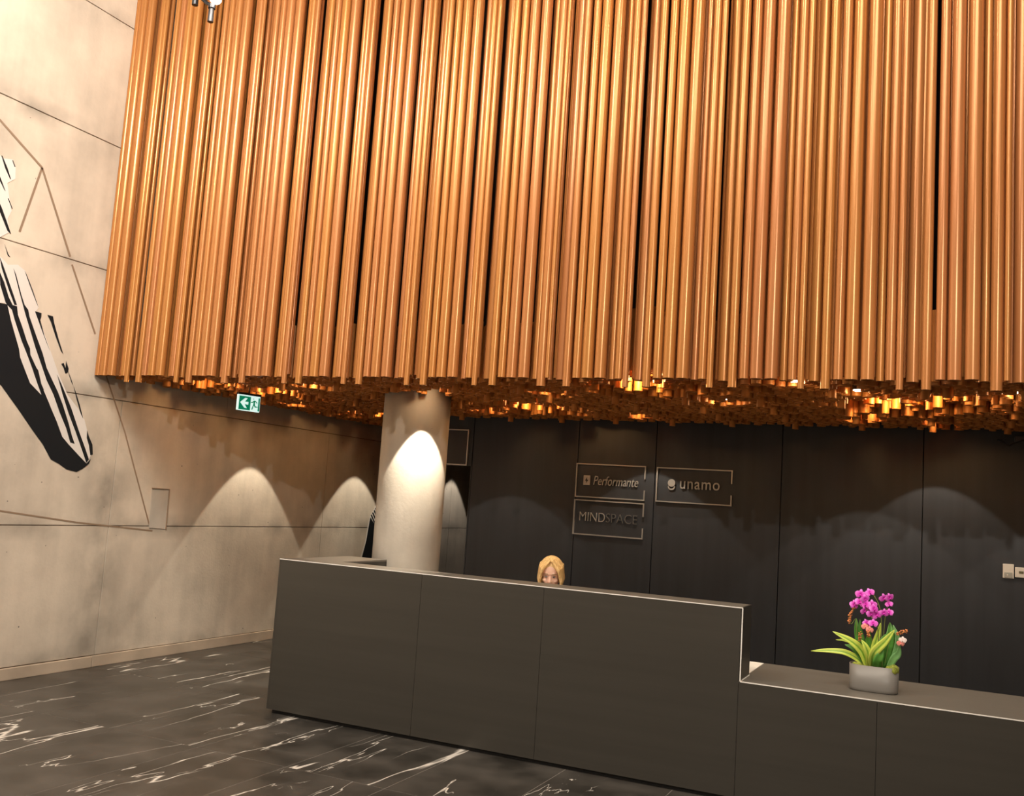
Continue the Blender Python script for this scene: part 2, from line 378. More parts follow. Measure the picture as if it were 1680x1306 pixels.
TM = {}
def tube_arrays(r, length, seg, wall=.003, inner=.16, top=False):
    """open tube hanging down from z=length to z=0; separate verts per surface so normals stay crisp"""
    a = np.arange(seg)*2*PI/seg; c, s = np.cos(a), np.sin(a); ri = r-wall
    def ring(rr, z): return np.stack([c*rr, s*rr, np.full(seg, z)], 1)
    V = [ring(r, 0), ring(r, length), ring(r, 0), ring(ri, 0), ring(ri, 0), ring(ri, inner)]
    Fc = []
    for k in range(seg):
        n = (k+1) % seg
        Fc.append((k, n, seg+n, seg+k)); Fc.append((2*seg+n, 2*seg+k, 3*seg+k, 3*seg+n)); Fc.append((4*seg+n, 4*seg+k, 5*seg+k, 5*seg+n))
    return np.concatenate(V), np.array(Fc)
def tube_mesh(r, length, seg=20):
    key = (round(r, 4), round(length, 3))
    if key not in TM:
        V, Fc = tube_arrays(r, length, seg)
        me = bpy.data.meshes.new('tube'); me.from_pydata(V.tolist(), [], Fc.tolist())
        me.polygons.foreach_set('use_smooth', [i % 3 != 1 for i in range(len(Fc))]); me.materials.append(MATS['copper']); TM[key] = me
    return TM[key]

MOD = .5535; XA = -1.200
front = [  # offset in module, radius, y set-back, drop below 2.5
    (0, .0275, .005, 0), (.073, .0375, .0, 0), (.163, .0385, .0, 0), (.2285, .024, .070, 0), (.286, .0265, .03, 0),
    (.338, .020, .025, .055), (.405, .037, .095, 0), (.480, .0265, .015, .055)]
placed = []   # (x, y, r)
n_parts = 0
extra = []
for n in range(-10, 8):
    var = n % 5 == 2
    for i, (o_, r, sb, dr) in enumerate(front):
        x = XA+MOD*n+o_
        if x-r < XL+.004 or x > XR-.1: continue
        if var and i == 4: r, dr = .031, .055
        if var and i == 5: r, dr = .015, 0
        y = YF+.015+sb+r
        zb = ZC-dr+random.uniform(-.002, .002)
        placed.append((x, y, r))
        if x < 1.3:
            o = link('tube', tube_mesh(r, ZT-ZC+.03, 28), None, can, (x, y, zb)); n_parts += 1
        else: extra.append((x, y, zb, r, ZT-ZC+.03))
placed.append((XL+.028, YF+.045, .025)); link('tube', tube_mesh(.025, ZT-ZC+.03, 28), None, can, (XL+.028, YF+.045, ZC)); n_parts += 1
# second row, seen through the gaps
for n in range(-10, 8):
    for i, (o_, r) in enumerate([(.036, .026), (.118, .034), (.196, .020), (.258, .024), (.312, .022), (.368, .024), (.445, .026), (.520, .022)]):
        if i == 7 and n % 3 == 1: continue
        x = XA+MOD*n+o_+random.uniform(-.003, .003)
        if x-r < XL+.004 or x > XR-.1: continue
        y = YF+.135+random.uniform(-.006, .02)
        for (qx, qy, qr) in placed[-400:]:
            d = math.hypot(x-qx, y-qy)
            if d < r+qr+.002: y += (r+qr+.004-d)
        zb = ZC+random.choice((0, .012, .03))
        placed.append((x, y, r))
        if x < .75: link('tube', tube_mesh(r, ZT-ZC, 28), None, can, (x, y, zb)); n_parts += 1
        else: extra.append((x, y, zb, r, ZT-ZC))
# left flank closing the canopy beside the wall gets the same tubes from the field below

# downlights: (x, y, power, recess)
# x, y, beam power, beam half angle (deg), spill power, recess, where
lamps = [(-2.02, 6.38, 6, 35, 3.2, .11, 'strongest orange glow under the front edge'),
 (-3.50, 7.85, 6, 35, 3.0, .11, 'glowing orange above the left end of the dark wall'),
 (-4.10, 8.20, 26, 43, .5, .14, 'lighting the dark wall beside the passage opening'),
 (-2.64, 8.47, 30, 43, .4, .14, 'lighting the dark wall between the tenant signs'),
 (-.70, 8.25, 26, 43, .5, .14, 'lighting the dark wall above the step of the counter'),
 (-.15, 8.47, 30, 43, .4, .14, 'lighting the dark wall above the orchid'),
 (.95, 8.30, 26, 43, .5, .14, 'lighting the dark wall above the thermostat'),
 (-.42, 7.42, 6, 35, 3.6, .11, 'orange glow above the orchid'),
 (-.10, 7.05, 6, 35, 1.8, .10, 'just right of the orange glow above the orchid'),
 (-1.62, 7.17, 7, 35, .25, .03, 'bare bright point behind the front edge above the step'),
 (-.58, 6.50, 8, 30, .25, .02, 'brightest bare point close behind the front edge'),
 (-.93, 6.10, 6, 30, .2, .02, 'bare point right under the front tubes'),
 (.35, 6.60, 6, 30, .25, .03, 'dim point near the right end'),
 (-5.78, 7.06, 3, 30, 2.2, .12, 'orange glow beside the exit sign'),
 (-6.12, 6.62, 2, 30, 1.6, .12, 'glowing dull orange close to the left concrete wall'),
 (-5.85, 8.95, 3, 30, 2.0, .12, 'orange glow just left of the column'),
 (-6.28, 8.0, 75, 36, .3, .13, 'casting the first bright arch on the left concrete wall'),
 (-6.28, 9.95, 75, 36, .3, .13, 'casting the second bright arch on the left concrete wall'),
 (-3.915, 6.75, 110, 35, .2, .10, 'casting the bright arch on the concrete column'),
 (-2.85, 6.75, 26, 26, .2, .10, 'above the seated person'),
 (-4.9, 6.5, 4, 30, .3, .04, 'small bare point left of the column')]
rng = random.Random(11)
cell = []
CX, CY = MOD, MOD
for r, tries in ((.0385, 260), (.033, 600), (.0275, 1600), (.0225, 5000)):
    for _ in range(tries):
        x, y = rng.random()*CX, rng.random()*CY; ok = True
        for (a, b, c, _z) in cell:
            dx = abs(x-a); dx = min(dx, CX-dx); dy = abs(y-b); dy = min(dy, CY-dy)
            if dx*dx+dy*dy < (r+c+.0025)**2: ok = False; break
        if ok: cell.append((x, y, r, rng.choice((0, 0, .0, .012, .03, .045, -.045 if r < .03 else .0))))
field = []
pl = np.array(placed)
for ix in range(-12, 9):
    for iy in range(0, 9):
        for (a, b, r, dz) in cell:
            x = XA+ix*MOD+a; y = 5.90+iy*MOD+b
            if x-r < XL+.004 or x > XR-.05: continue
            if y > YB-.01-r and not (x < -5.50-r and y < 10.7): continue
            if y < YF+.02+r: continue
            if (x+4.25)**2+(y-7.12)**2 < (.287+r+.004)**2: continue
            if y < 6.3:
                d = np.hypot(pl[:, 0]-x, pl[:, 1]-y)
                if (d < pl[:, 2]+r+.002).any(): continue
            skip = False; lift = 0
            for (lx, ly, pw, ha, spw, rc, _w) in lamps:
                d = math.hypot(x-lx, y-ly)
                if d < (.10 if spw > 1 else .062)+r: skip = True; break
                if spw > 1 and d < .5: lift = max(lift, rng.choice((.0, .03, .06, .09)))
            if skip: continue
            zb = ZC+dz+lift+rng.uniform(-.004, .004)
            field.append((x, y, zb, r, .42))
print('tubes: parts', n_parts, 'field', len(field), 'cell', len(cell))
def cluster(items, name, seg):
    Vs, Fs, base = [], [], 0
    cache = {}
    for (x, y, z, r, ln) in items:
        key = (round(r, 4), round(ln, 3))
        if key not in cache: cache[key] = tube_arrays(r, ln, seg)
        V, Fc = cache[key]
        Vs.append(V+np.array([x, y, z])); Fs.append(Fc+base); base += len(V)
    V = np.concatenate(Vs); Fc = np.concatenate(Fs)
    me = bpy.data.meshes.new(name)
    me.vertices.add(len(V)); me.vertices.foreach_set('co', V.astype(np.float32).ravel())
    me.loops.add(Fc.size); me.loops.foreach_set('vertex_index', Fc.astype(np.int32).ravel())
    me.polygons.add(len(Fc)); me.polygons.foreach_set('loop_start', np.arange(0, Fc.size, 4, dtype=np.int32))
    me.update(calc_edges=True); me.validate()
    me.polygons.foreach_set('use_smooth', [i % 3 != 1 for i in range(len(Fc))])
    o = link(name, me, 'copper_underside', can); o['kind'] = 'stuff'; return o
field.sort(key=lambda t: (max(0, t[0]-.6)*9+(t[0]+1.2)**2*.12+t[1]))
UM = {}
for (x, y, z, r, ln) in field[:300-n_parts]:       # the nearest tubes of the underside, one by one
    if r not in UM:
        V, Fc = tube_arrays(r, ln, 16); me = bpy.data.meshes.new('tube'); me.from_pydata(V.tolist(), [], Fc.tolist())
        me.polygons.foreach_set('use_smooth', [i % 3 != 1 for i in range(len(Fc))]); UM[r] = me
    link('tube', UM[r], 'copper_underside', can, (x, y, z))
cluster(field[300-n_parts:]+extra, 'tube_field', 12)

for (lx, ly, pw, ha, spw, rc, where) in lamps:
    z = ZC+rc
    t = thing('downlight', 'small downlight in the tube canopy, '+where, 'light', (lx, ly, z), 0, 'downlights hidden in the tube canopy')
    bm = bmesh.new(); cyl(bm, (0, 0, .0), (0, 0, 2.95-z), .046, seg=20); obj('housing', bm, 'black_metal', t)
    bm = bmesh.new(); cyl(bm, (0, 0, -.004), (0, 0, .0), .036, seg=20); obj('lens', bm, 'lamp_lens', t)
    light('downlight_beam', 'SPOT', (lx, ly, ZC-.01 if pw > 20 else z-.012), pw, (1, .88, .70), (lx, ly, 0), spot_size=2*math.radians(ha), spot_blend=.10, shadow_soft_size=.012)
    light('downlight_spill', 'POINT', (lx, ly, z-.03), spw*2.6, (1, .55, .20), shadow_soft_size=.02)
# passage light beyond the dark wall
light('passage_light', 'SPOT', (-6.39, 12.45, 2.5), 40, HALO, (-6.39, 12.45, 0), spot_size=1.1, spot_blend=.1, shadow_soft_size=.02)

# ------------------------------------------------------------------ reception counter
cn = thing('reception_counter', 'long dark brushed steel reception counter stepped down at its right end', 'counter', (-4.56, YF, 0))
O = (-4.56, YF, 0)
def cp(name, m, *a, bev=0): return bx(name, m, *a, parent=cn, bev=bev, origin=O)
HT, LT = 1.118, .690; XS = -1.150; XE = 2.3
fc = [-4.56, -3.344, -2.426, XS]
for a, b in zip(fc[:-1], fc[1:]): cp('front_panel', 'steel', a+.0012, b-.0012, YF, YF+.012, .028, HT-.002)
fc2 = [XS, -.383, .385, 1.15, XE]
for a, b in zip(fc2[:-1], fc2[1:]): cp('front_panel', 'steel', a+.0012, b-.0012, YF, YF+.012, .028, LT-.002)
cp('toe_kick', 'toe_kick', -4.54, XE-.02, YF+.03, YF+.05, 0, .03)
cp('carcass', 'toe_kick', -4.55, XS-.002, YF+.0125, YF+.255, .03, HT-.014)
cp('carcass', 'toe_kick', XS, XE-.01, YF+.0125, YF+.84, .03, LT-.014)
cp('high_top', 'steel_top_reflection', -4.56, XS, YF+.004, YF+.27, HT-.012, HT)
cp('low_top', 'steel_top_reflection', XS-.001, XE, YF+.004, YF+.86, LT-.012, LT)
cp('step_panel', 'steel', XS-.002, XS+.010, YF+.004, YF+.27, LT+.001, HT)
cp('back_panel', 'steel', -4.20, XS-.002, YF+.258, YF+.27, .03, HT-.013)
cp('left_panel', 'steel', -4.572, -4.56, YF, YF+.90, .028, HT)
cp('side_top', 'steel_top_reflection', -4.56, -4.20, YF+.27, YF+.90, HT-.012, HT)
cp('side_inner_panel', 'steel', -4.212, -4.20, YF+.272, YF+.90, .03, HT-.013)
cp('side_back_panel', 'steel', -4.56, -4.20, YF+.888, YF+.90, .03, HT-.013)
cp('low_back_panel', 'steel', XS, XE, YF+.846, YF+.858, .03, LT-.013)
e_ = .0045
cp('edge_highlight_trim', 'polished_edge_highlight', -4.572, XS+.010, YF-.002, YF+.004, HT-e_, HT+.001)  # thin bright strips stand for the highlight along the counter edges
cp('edge_highlight_trim', 'polished_edge_highlight', XS+.010-e_, XS+.0115, YF-.002, YF+.004, LT, HT-e_)
cp('edge_highlight_trim', 'polished_edge_highlight', XS+.010, XE, YF-.002, YF+.004, LT-e_, LT+.001)
cp('edge_highlight_trim', 'polished_edge_highlight', XS+.0102, XS+.014, YF+.004, YF+.27, LT+.0005, LT+.004)

dk = thing('work_desk', 'white work desk top behind the tall part of the counter', 'desk', (-2.6, 6.4, 0))
def dp(name, m, *a, bev=0): return bx(name, m, *a, parent=dk, bev=bev, origin=(-2.6, 6.4, 0))
dp('desk_top', 'white_desk', -4.19, XS-.004, YF+.272, YF+.85, .664, .692, bev=.002)
for x in (-4.15, -1.20): dp('leg', 'grey_metal', x, x+.04, YF+.30, YF+.34, 0, .664); dp('leg', 'grey_metal', x, x+.04, YF+.78, YF+.82, 0, .664)

# ------------------------------------------------------------------ wall painting (left wall)
mu = thing('wall_painting', 'black and white striped painting on the left concrete wall', 'painting', (XL, 4.8, 2.6))
def wall_poly(name, m, px, lift):
    P = [onx(x, y, XL) for x, y in px]
    pts = [Vector((lift, p.y-4.8, p.z-2.6)) for p in P]
    return obj(name, prism(pts, (1, 0, 0), .0006), m, mu)
def A(pts): return [(x*.2911, 400+y*.2911) for x, y in pts]
def B(pts): return [(x/5.023, 160+y/5.023) for x, y in pts]
wall_poly('white_shape', 'white_paint', A([(-260, -60), (0, 70), (45, 118), (100, 118), (140, 150), (218, 358), (200, 384), (240, 480), (285, 605), (330, 735), (380, 850), (440, 930), (475, 990), (502, 1100), (512, 1190), (490, 1240), (440, 1195), (385, 1135), (350, 1095), (285, 930), (225, 855), (165, 790), (100, 600), (30, 335), (-20, 330), (-300, 300)]), .0012)
wall_poly('white_shape', 'white_paint', B([(-400, 200), (-30, 440), (20, 500), (105, 512), (128, 580), (126, 670), (60, 705), (75, 820), (95, 935), (62, 1000), (80, 1110), (0, 1150), (-60, 1120), (-400, 900)]), .0012)
blk = [
 A([(-420, 250), (-60, 325), (0, 334), (40, 341), (60, 430), (106, 592), (112, 640), (168, 785), (230, 850), (243, 822), (270, 885), (290, 935), (318, 1000), (350, 1088), (385, 1130), (442, 1192), (486, 1238), (512, 1212), (500, 1240), (465, 1268), (430, 1286), (375, 1272), (330, 1240), (285, 1215), (240, 1130), (190, 1062), (100, 930), (8, 802), (-30, 760), (-4, 690), (-120, 560), (-420, 420)]),
 A([(-4, 155), (22, 215), (48, 300), (70, 345), (95, 352), (100, 400), (125, 470), (150, 548), (168, 590), (170, 625), (205, 700), (214, 712), (232, 790), (246, 822), (232, 850), (205, 775), (180, 700), (150, 620), (120, 545), (82, 430), (66, 372), (40, 345), (30, 330), (0, 230)]),
 A([(75, 138), (90, 175), (120, 290), (138, 345), (158, 372), (165, 410), (200, 510), (240, 620), (262, 700), (292, 765), (325, 835), (352, 905), (385, 1010), (405, 1085), (420, 1128), (395, 1120), (372, 1040), (335, 950), (300, 850), (262, 770), (235, 690), (200, 590), (170, 490), (140, 390), (132, 360), (105, 260)]),
 A([(320, 735), (345, 790), (372, 855), (402, 930), (440, 1045), (478, 1150), (500, 1215), (486, 1236), (462, 1165), (425, 1060), (385, 955), (352, 850)]),
 A([(138, 152), (150, 175), (185, 265), (216, 358), (205, 335), (165, 230)]),
 A([(196, 380), (233, 390), (232, 412), (226, 430), (250, 520), (281, 606), (262, 560), (232, 480), (212, 425)]),
 A([(266, 400), (298, 409), (304, 445), (330, 540), (356, 622), (343, 605), (312, 520), (286, 440)]),
 A([(344, 676), (358, 672), (368, 700), (372, 660), (386, 705), (382, 725), (368, 732), (358, 700)]),
 A([(382, 715), (398, 755), (411, 795), (404, 785), (390, 745)]),
 A([(414, 803), (424, 830), (448, 905), (468, 986), (455, 960), (432, 880)]),
 A([(490, 1050), (500, 1085), (520, 1132), (522, 1188), (508, 1192), (500, 1135), (488, 1095)]),
 B([(10, 478), (18, 480), (60, 580), (90, 675), (80, 670), (40, 580)]),
 B([(98, 514), (106, 518), (127, 572), (118, 572)]),
 B([(-6, 640), (14, 690), (45, 775), (34, 762), (-6, 680)]),
 B([(62, 830), (70, 832), (103, 918), (95, 915)]),
 B([(-8, 862), (10, 900), (50, 1010), (90, 1125), (60, 1100), (20, 1000), (-8, 930)]),
 A([(25, 2), (48, 62), (58, 75), (44, 68)]), A([(-4, 70), (18, 125), (50, 215), (95, 345), (80, 345), (45, 250), (8, 135)])]
for q in blk: wall_poly('black_shape', 'black_paint', q, .002)
def wall_line(pts, wpx=1.6):
    for (a, b) in zip(pts[:-1], pts[1:]):
        d = Vector((b[0]-a[0], b[1]-a[1])).normalized(); n = Vector((-d.y, d.x))*wpx
        wall_poly('painted_line', 'tan_paint', [(a[0]+n.x, a[1]+n.y), (b[0]+n.x, b[1]+n.y), (b[0]-n.x, b[1]-n.y), (a[0]-n.x, a[1]-n.y)], .0008)
wall_line([(-60, 130), (0, 197), (69, 275), (115, 421)]); wall_line([(69, 275), (32, 380)], 1.9)
wall_line([(118, 434), (156, 548)], 1.4); wall_line([(172, 610), (205, 710), (245, 862)], 1.1); wall_line([(-60, 828), (0, 838), (125, 857), (250, 871)], 1.3)
# second figure, further along the wall
mu2 = thing('wall_painting', 'black painted figure with striped edge on the wall behind the column', 'painting', (XL, 10.6, 1.0))
def wp2(name, m, px, lift):
    P = [onx(x, y, XL) for x, y in px]
    return obj(name, prism([Vector((lift, p.y-10.6, p.z-1.0)) for p in P], (1, 0, 0), .0006), m, mu2)
D = lambda pts: [(560+x/8.16, 800+y/8.16) for x, y in pts]
wp2('white_shape', 'white_paint', D([(225, 1060), (250, 940), (310, 740), (355, 500), (385, 380), (460, 240), (620, 60), (700, 500), (700, 1060)]), .0012)
wp2('black_shape', 'black_paint', D([(240, 1060), (270, 945), (335, 700), (372, 470), (388, 395), (430, 470), (620, 640), (680, 1060)]), .002)
for k in range(7):
    x = 392+k*19; y = 372-k*30
    wp2('black_stripe', 'black_paint', D([(x, y), (x+12, y-16), (x+70, y+120), (x+60, y+140)]), .002)

# ------------------------------------------------------------------ tenant signs on the dark wall
dg = None
def text_mesh(txt, size, depth=.004, shear=0, offset=0, spacing=1.0):
    cu = bpy.data.curves.new('lettering', 'FONT'); cu.body = txt; cu.size = size; cu.extrude = depth; cu.shear = shear; cu.offset = offset; cu.space_character = spacing
    cu.resolution_u = 4
    o = bpy.data.objects.new('tmp', cu); C.objects.link(o)
    d = bpy.context.evaluated_depsgraph_get(); d.update()
    me = bpy.data.meshes.new_from_object(o.evaluated_get(d)); me.name = 'lettering'
    bpy.data.objects.remove(o); return me
def place_text(txt, m, parent, x0, x1, zb, h, y=-.012, shear=0, offset=0, spacing=1.0, cap=True):
    """fit the text into x0..x1 with its bounding height h above zb, facing -Y"""
    me = text_mesh(txt, 1, .0, shear, offset, spacing)
    co = np.zeros(len(me.vertices)*3, np.float32); me.vertices.foreach_get('co', co); v = co.reshape(-1, 3)
    bpy.data.meshes.remove(me)
    mn, mx = v.min(0), v.max(0); sx = (x1-x0)/(mx[0]-mn[0]); sz = h/(mx[1]-mn[1])
    me = text_mesh(txt, 1, .006/max(sz, 1e-6)*sz, shear, offset, spacing)
    co = np.zeros(len(me.vertices)*3, np.float32); me.vertices.foreach_get('co', co); v = co.reshape(-1, 3)
    out = np.stack([x0+(v[:, 0]-mn[0])*sx, y-v[:, 2], zb+(v[:, 1]-mn[1])*sz], 1)
    me.vertices.foreach_set('co', out.astype(np.float32).ravel()); me.update()
    for mm in list(me.materials): pass
    me.materials.clear()
    return link('lettering', me, m, parent)
def sign(label, W, H, x, z, gap=(.30, .62), full=False, dim=False):
    t = thing('wall_sign', label, 'sign', (x, YB, z), 0)
    g = .011; y0, y1 = -.022, -.0005; m = 'sign_metal'
    bm = bmesh.new(); box(bm, 0, W, y0, y1, H-g, H); box(bm, 0, W, y0, y1, 0, g); box(bm, 0, g, y0, y1, g, H-g)
    if full: box(bm, W-g, W, y0, y1, g, H-g)
    else: box(bm, W-g, W, y0, y1, g, H*gap[0]); box(bm, W-g, W, y0, y1, H*gap[1], H-g)
    obj('frame', bm, m, t); return t
k_ = 8.9/8.7
def wallp(x, y): return ony(x, y, YB)
a_ = wallp(944, 815); b_ = wallp(1061, 765)
t = sign('framed sign with square lightning badge and slanted lettering, upper left of three', b_.x-a_.x, b_.z-a_.z, a_.x, a_.z)
W_, H_ = b_.x-a_.x, b_.z-a_.z
place_text('Performante', 'sign_metal', t, W_*.26, W_*.90, H_*.38, H_*.27, shear=.22, offset=.0)
bm = bmesh.new(); box(bm, W_*.11, W_*.21, -.014, -.002, H_*.36, H_*.65, bev=.005); obj('badge', bm, 'sign_metal', t)
bz = [(.165, .60), (.135, .49), (.158, .49), (.148, .41), (.185, .52), (.162, .52)]
obj('lightning_bolt', prism([Vector((W_*u, -.0142, H_*v)) for u, v in bz], (0, -1, 0), .001), 'black_metal', t)
a_ = wallp(940, 876); b_ = wallp(1058, 826)
t = sign('framed sign in thin plain capitals, lowest of the three tenant signs', b_.x-a_.x, b_.z-a_.z, a_.x, a_.z)
W_, H_ = b_.x-a_.x, b_.z-a_.z
place_text('MIND', 'sign_metal', t, W_*.09, W_*.455, H_*.40, H_*.25, offset=-.016)
place_text('SPACE', 'sign_metal_dim', t, W_*.47, W_*.91, H_*.40, H_*.25, offset=-.016)
a_ = wallp(1076, 823); b_ = wallp(1203, 772)
t = sign('framed sign with pill shaped badge and rounded lowercase lettering, right of the pair', b_.x-a_.x, b_.z-a_.z, a_.x, a_.z)
W_, H_ = b_.x-a_.x, b_.z-a_.z
place_text('unamo', 'sign_metal', t, W_*.32, W_*.84, H_*.41, H_*.22, offset=.004, spacing=1.10)
def disc_pts(cx, cz, rx, rz, n=24, a0=0, a1=2*PI): return [Vector((cx+rx*math.cos(a0+(a1-a0)*i/n), -.002, cz+rz*math.sin(a0+(a1-a0)*i/n))) for i in range(n+(a1-a0 < 6))]
cxw, czw, rw = W_*.205, H_*.56, W_*.050
obj('badge_disc', prism(disc_pts(cxw, czw, rw, rw, 28), (0, -1, 0), .014), 'sign_metal', t)
cres = [Vector((cxw+rw*math.cos(a), -.002, czw-H_*.06+rw*math.sin(a)-H_*.035)) for a in np.linspace(PI, 2*PI, 14)]+[Vector((cxw+rw*.78*math.cos(a), -.002, czw-H_*.045+rw*.8*math.sin(a)-H_*.03)) for a in np.linspace(2*PI, PI, 14)]
obj('badge_ring', prism(cres, (0, -1, 0), .012), 'sign_metal', t)
a_ = wallp(769, 764); b_ = wallp(771, 705)
hgt = b_.z-a_.z
t = sign('framed floor directory sign above the passage opening, beside the column', .70, hgt, b_.x-.70, a_.z, full=True)
place_text('1', 'sign_metal', t, .20, .225, hgt*.42, hgt*.20); place_text('A', 'sign_metal_dim', t, .245, .285, hgt*.50, hgt*.09)
place_text('0', 'sign_metal', t, .18, .225, hgt*.10, hgt*.20); place_text('B', 'sign_metal_dim', t, .245, .285, hgt*.20, hgt*.09)
bm = bmesh.new(); box(bm, .06, .34, -.01, -.002, hgt*.685, hgt*.70); obj('divider', bm, 'sign_metal_dim', t)

# ------------------------------------------------------------------ emergency exit sign, hanging from the canopy
ex_ = ony(388, 672, 6.62)
TH = math.radians(76); Wx, Hx = .235, .142
ex = thing('exit_sign', 'lit green exit sign with white arrow and running figure hanging below the tubes', 'exit sign', (ex_.x, ex_.y, ex_.z), TH)
bm = bmesh.new(); box(bm, 0, Wx, -.012, .012, 0, Hx, bev=.003); obj('housing', bm, 'sign_white', ex)
bm = bmesh.new(); box(bm, -.004, Wx+.004, -.016, .016, Hx-.001, Hx+.018); obj('cap', bm, 'black_metal', ex)
bm = bmesh.new(); cyl(bm, (Wx*.5, 0, Hx+.018), (Wx*.5, 0, 2.95-ex_.z), .006, seg=10); obj('rod', bm, 'black_metal', ex)
def ep(name, m, pts, lift=0): obj(name, prism([Vector((Wx*u, -.0122-lift, Hx*v)) for u, v in pts], (0, -1, 0), .0006), m, ex)
ep('green_panel', 'sign_green', [(.04, .05), (.56, .05), (.56, .91), (.04, .91)])
ep('arrow', 'sign_white', [(.09, .50), (.30, .80), (.41, .80), (.30, .57), (.46, .57), (.46, .40), (.30, .40), (.41, .17), (.30, .17)], .0008)
ep('door_edge', 'sign_green', [(.91, .06), (.98, .06), (.98, .90), (.91, .90)])
ep('figure', 'sign_green', [(.70, .70), (.76, .72), (.84, .64), (.88, .54), (.85, .53), (.81, .60), (.77, .64), (.76, .50), (.79, .36), (.90, .34), (.90, .29), (.76, .28), (.73, .40), (.66, .10), (.62, .12), (.69, .45), (.70, .60), (.66, .55), (.57, .55), (.57, .59), (.64, .61)])
ep('head', 'sign_green', [(.69+.018*math.cos(a), .80+.035*math.sin(a)) for a in np.linspace(0, 2*PI, 12, endpoint=False)])

# ------------------------------------------------------------------ spotlight fixture high up
lp = ony(345, 36, 4.9)
tk = thing('track_spotlight', 'black ceiling spotlight fixture with a glaring lamp, top left', 'spotlight', (lp.x, lp.y, lp.z))
bm = bmesh.new(); cyl(bm, (0, 0, 0), (0, 0, .105), .021, .019, 20); cyl(bm, (0, 0, .100), (0, 0, .130), .026, seg=20); obj('lamp_head', bm, 'black_metal', tk)
bm = bmesh.new(); path_tube(bm, [(.0, 0, .125), (-.05, 0, .15), (-.11, 0, .20), (-.16, 0, .24)], .013, 10); obj('arm', bm, 'black_metal', tk)
bm = bmesh.new(); cyl(bm, (-.165, 0, .155), (-.165, 0, .27), .022, seg=20); obj('lamp_head', bm, 'black_metal', tk)
bm = bmesh.new(); cyl(bm, (.055, -.03, .15), (.04, .02, .24), .045, .03, 20); obj('lamp_head', bm, 'black_metal', tk)
d_ = Vector((.055, -.03, .15))-Vector((.04, .02, .24)); d_.normalize()
bm = bmesh.new(); cyl(bm, Vector((.055, -.03, .15)), Vector((.055, -.03, .15))+d_*.006, .042, seg=20); obj('lens', bm, 'spot_lens', tk)
bm = bmesh.new(); path_tube(bm, [(0.04, .02, .24), (-.16, 0, .25)], .012, 8); cyl(bm, (-.06, .01, .24), (-.06, .01, ZT-lp.z), .012, seg=10); obj('drop_rod', bm, 'black_metal', tk)
light('fixture_lamp', 'SPOT', lp+Vector((.055, -.03, .15))+d_*.02, 45, (1, .86, .7), lp+Vector((.055, -.03, .15))+d_, spot_size=2.4, spot_blend=.6, shadow_soft_size=.03)

# ------------------------------------------------------------------ wall devices
a_ = wallp(1645, 948); b_ = wallp(1662, 926)
sw_ = thing('wall_switch', 'tall white card switch with grey lower half on the dark wall', 'switch', (a_.x, YB, a_.z))
W_, H_ = b_.x-a_.x+.006, b_.z-a_.z
bm = bmesh.new(); box(bm, 0, W_, -.014, -.0005, 0, H_, bev=.003); obj('plate', bm, 'switch_white', sw_)
bm = bmesh.new(); box(bm, W_*.15, W_*.88, -.018, -.0135, H_*.06, H_*.42, bev=.001); obj('reader', bm, 'switch_grey', sw_)
bm = bmesh.new(); cyl(bm, (W_*.42, -.0178, H_*.24), (W_*.42, -.0195, H_*.24), .006, seg=12); obj('indicator', bm, 'switch_white', sw_)
a_ = wallp(1665, 947)
th_ = thing('thermostat', 'white thermostat with small dark display at the right edge of the dark wall', 'thermostat', (a_.x, YB, a_.z))
bm = bmesh.new(); box(bm, 0, .12, -.018, -.0005, 0, .082, bev=.004); obj('casing', bm, 'switch_white', th_)
bm = bmesh.new(); box(bm, .028, .062, -.0195, -.0175, .032, .052); obj('display', bm, 'lcd', th_)
a_ = wallp(1664, 733)
dc = thing('door_closer', 'dim black door closer with folding arm high on the dark wall', 'door closer', (a_.x, YB, a_.z))
bm = bmesh.new(); box(bm, 0, .25, -.05, -.0005, .035, .085, bev=.004); obj('body', bm, 'grey_metal', dc)
bm = bmesh.new(); path_tube(bm, [(.07, -.05, .05), (-.02, -.12, .01), (-.05, -.14, -.01)], .009, 8); path_tube(bm, [(-.05, -.14, -.01), (-.09, -.08, .035), (-.12, -.01, .05)], .008, 8); obj('arm', bm, 'grey_metal', dc)

# ------------------------------------------------------------------ receptionist
def remeshed(name, parts, m, parent, vox=.008, loc=(0, 0, 0), iters=3):
    bm = bmesh.new()
    for pt in parts:
        if pt[0] == 'c':
            _, p, q, r1, r2 = pt; p = Vector(p); q = Vector(q); n = max(2, int((q-p).length/(min(r1, r2)*.35)))
            for i in range(n+1):
                f = i/n; bmesh.ops.create_icosphere(bm, subdivisions=2, radius=r1+(r2-r1)*f, matrix=Matrix.Translation(p.lerp(q, f)))
        else:
            _, p, s, rot = pt
            bmesh.ops.create_icosphere(bm, subdivisions=3, radius=1, matrix=Matrix.Translation(p) @ Matrix.Rotation(rot, 4, 'X') @ Matrix.Diagonal((*s, 1)))
    me = bpy.data.meshes.new('tmp'); bm.to_mesh(me); bm.free()
    o = bpy.data.objects.new('tmp', me); C.objects.link(o)
    r = o.modifiers.new('r', 'REMESH'); r.mode = 'VOXEL'; r.voxel_size = vox; r.use_smooth_shade = True
    sm = o.modifiers.new('s', 'SMOOTH'); sm.iterations = iters; sm.factor = .5
    d = bpy.context.evaluated_depsgraph_get(); d.update()
    m2 = bpy.data.meshes.new_from_object(o.evaluated_get(d)); m2.name = name
    bpy.data.objects.remove(o); m2.materials.clear()
    for p in m2.polygons: p.use_smooth = True
    return link(name, m2, m, parent, loc)
hx, hy = -2.865, 7.02
HZ = 1.118        # head centre height
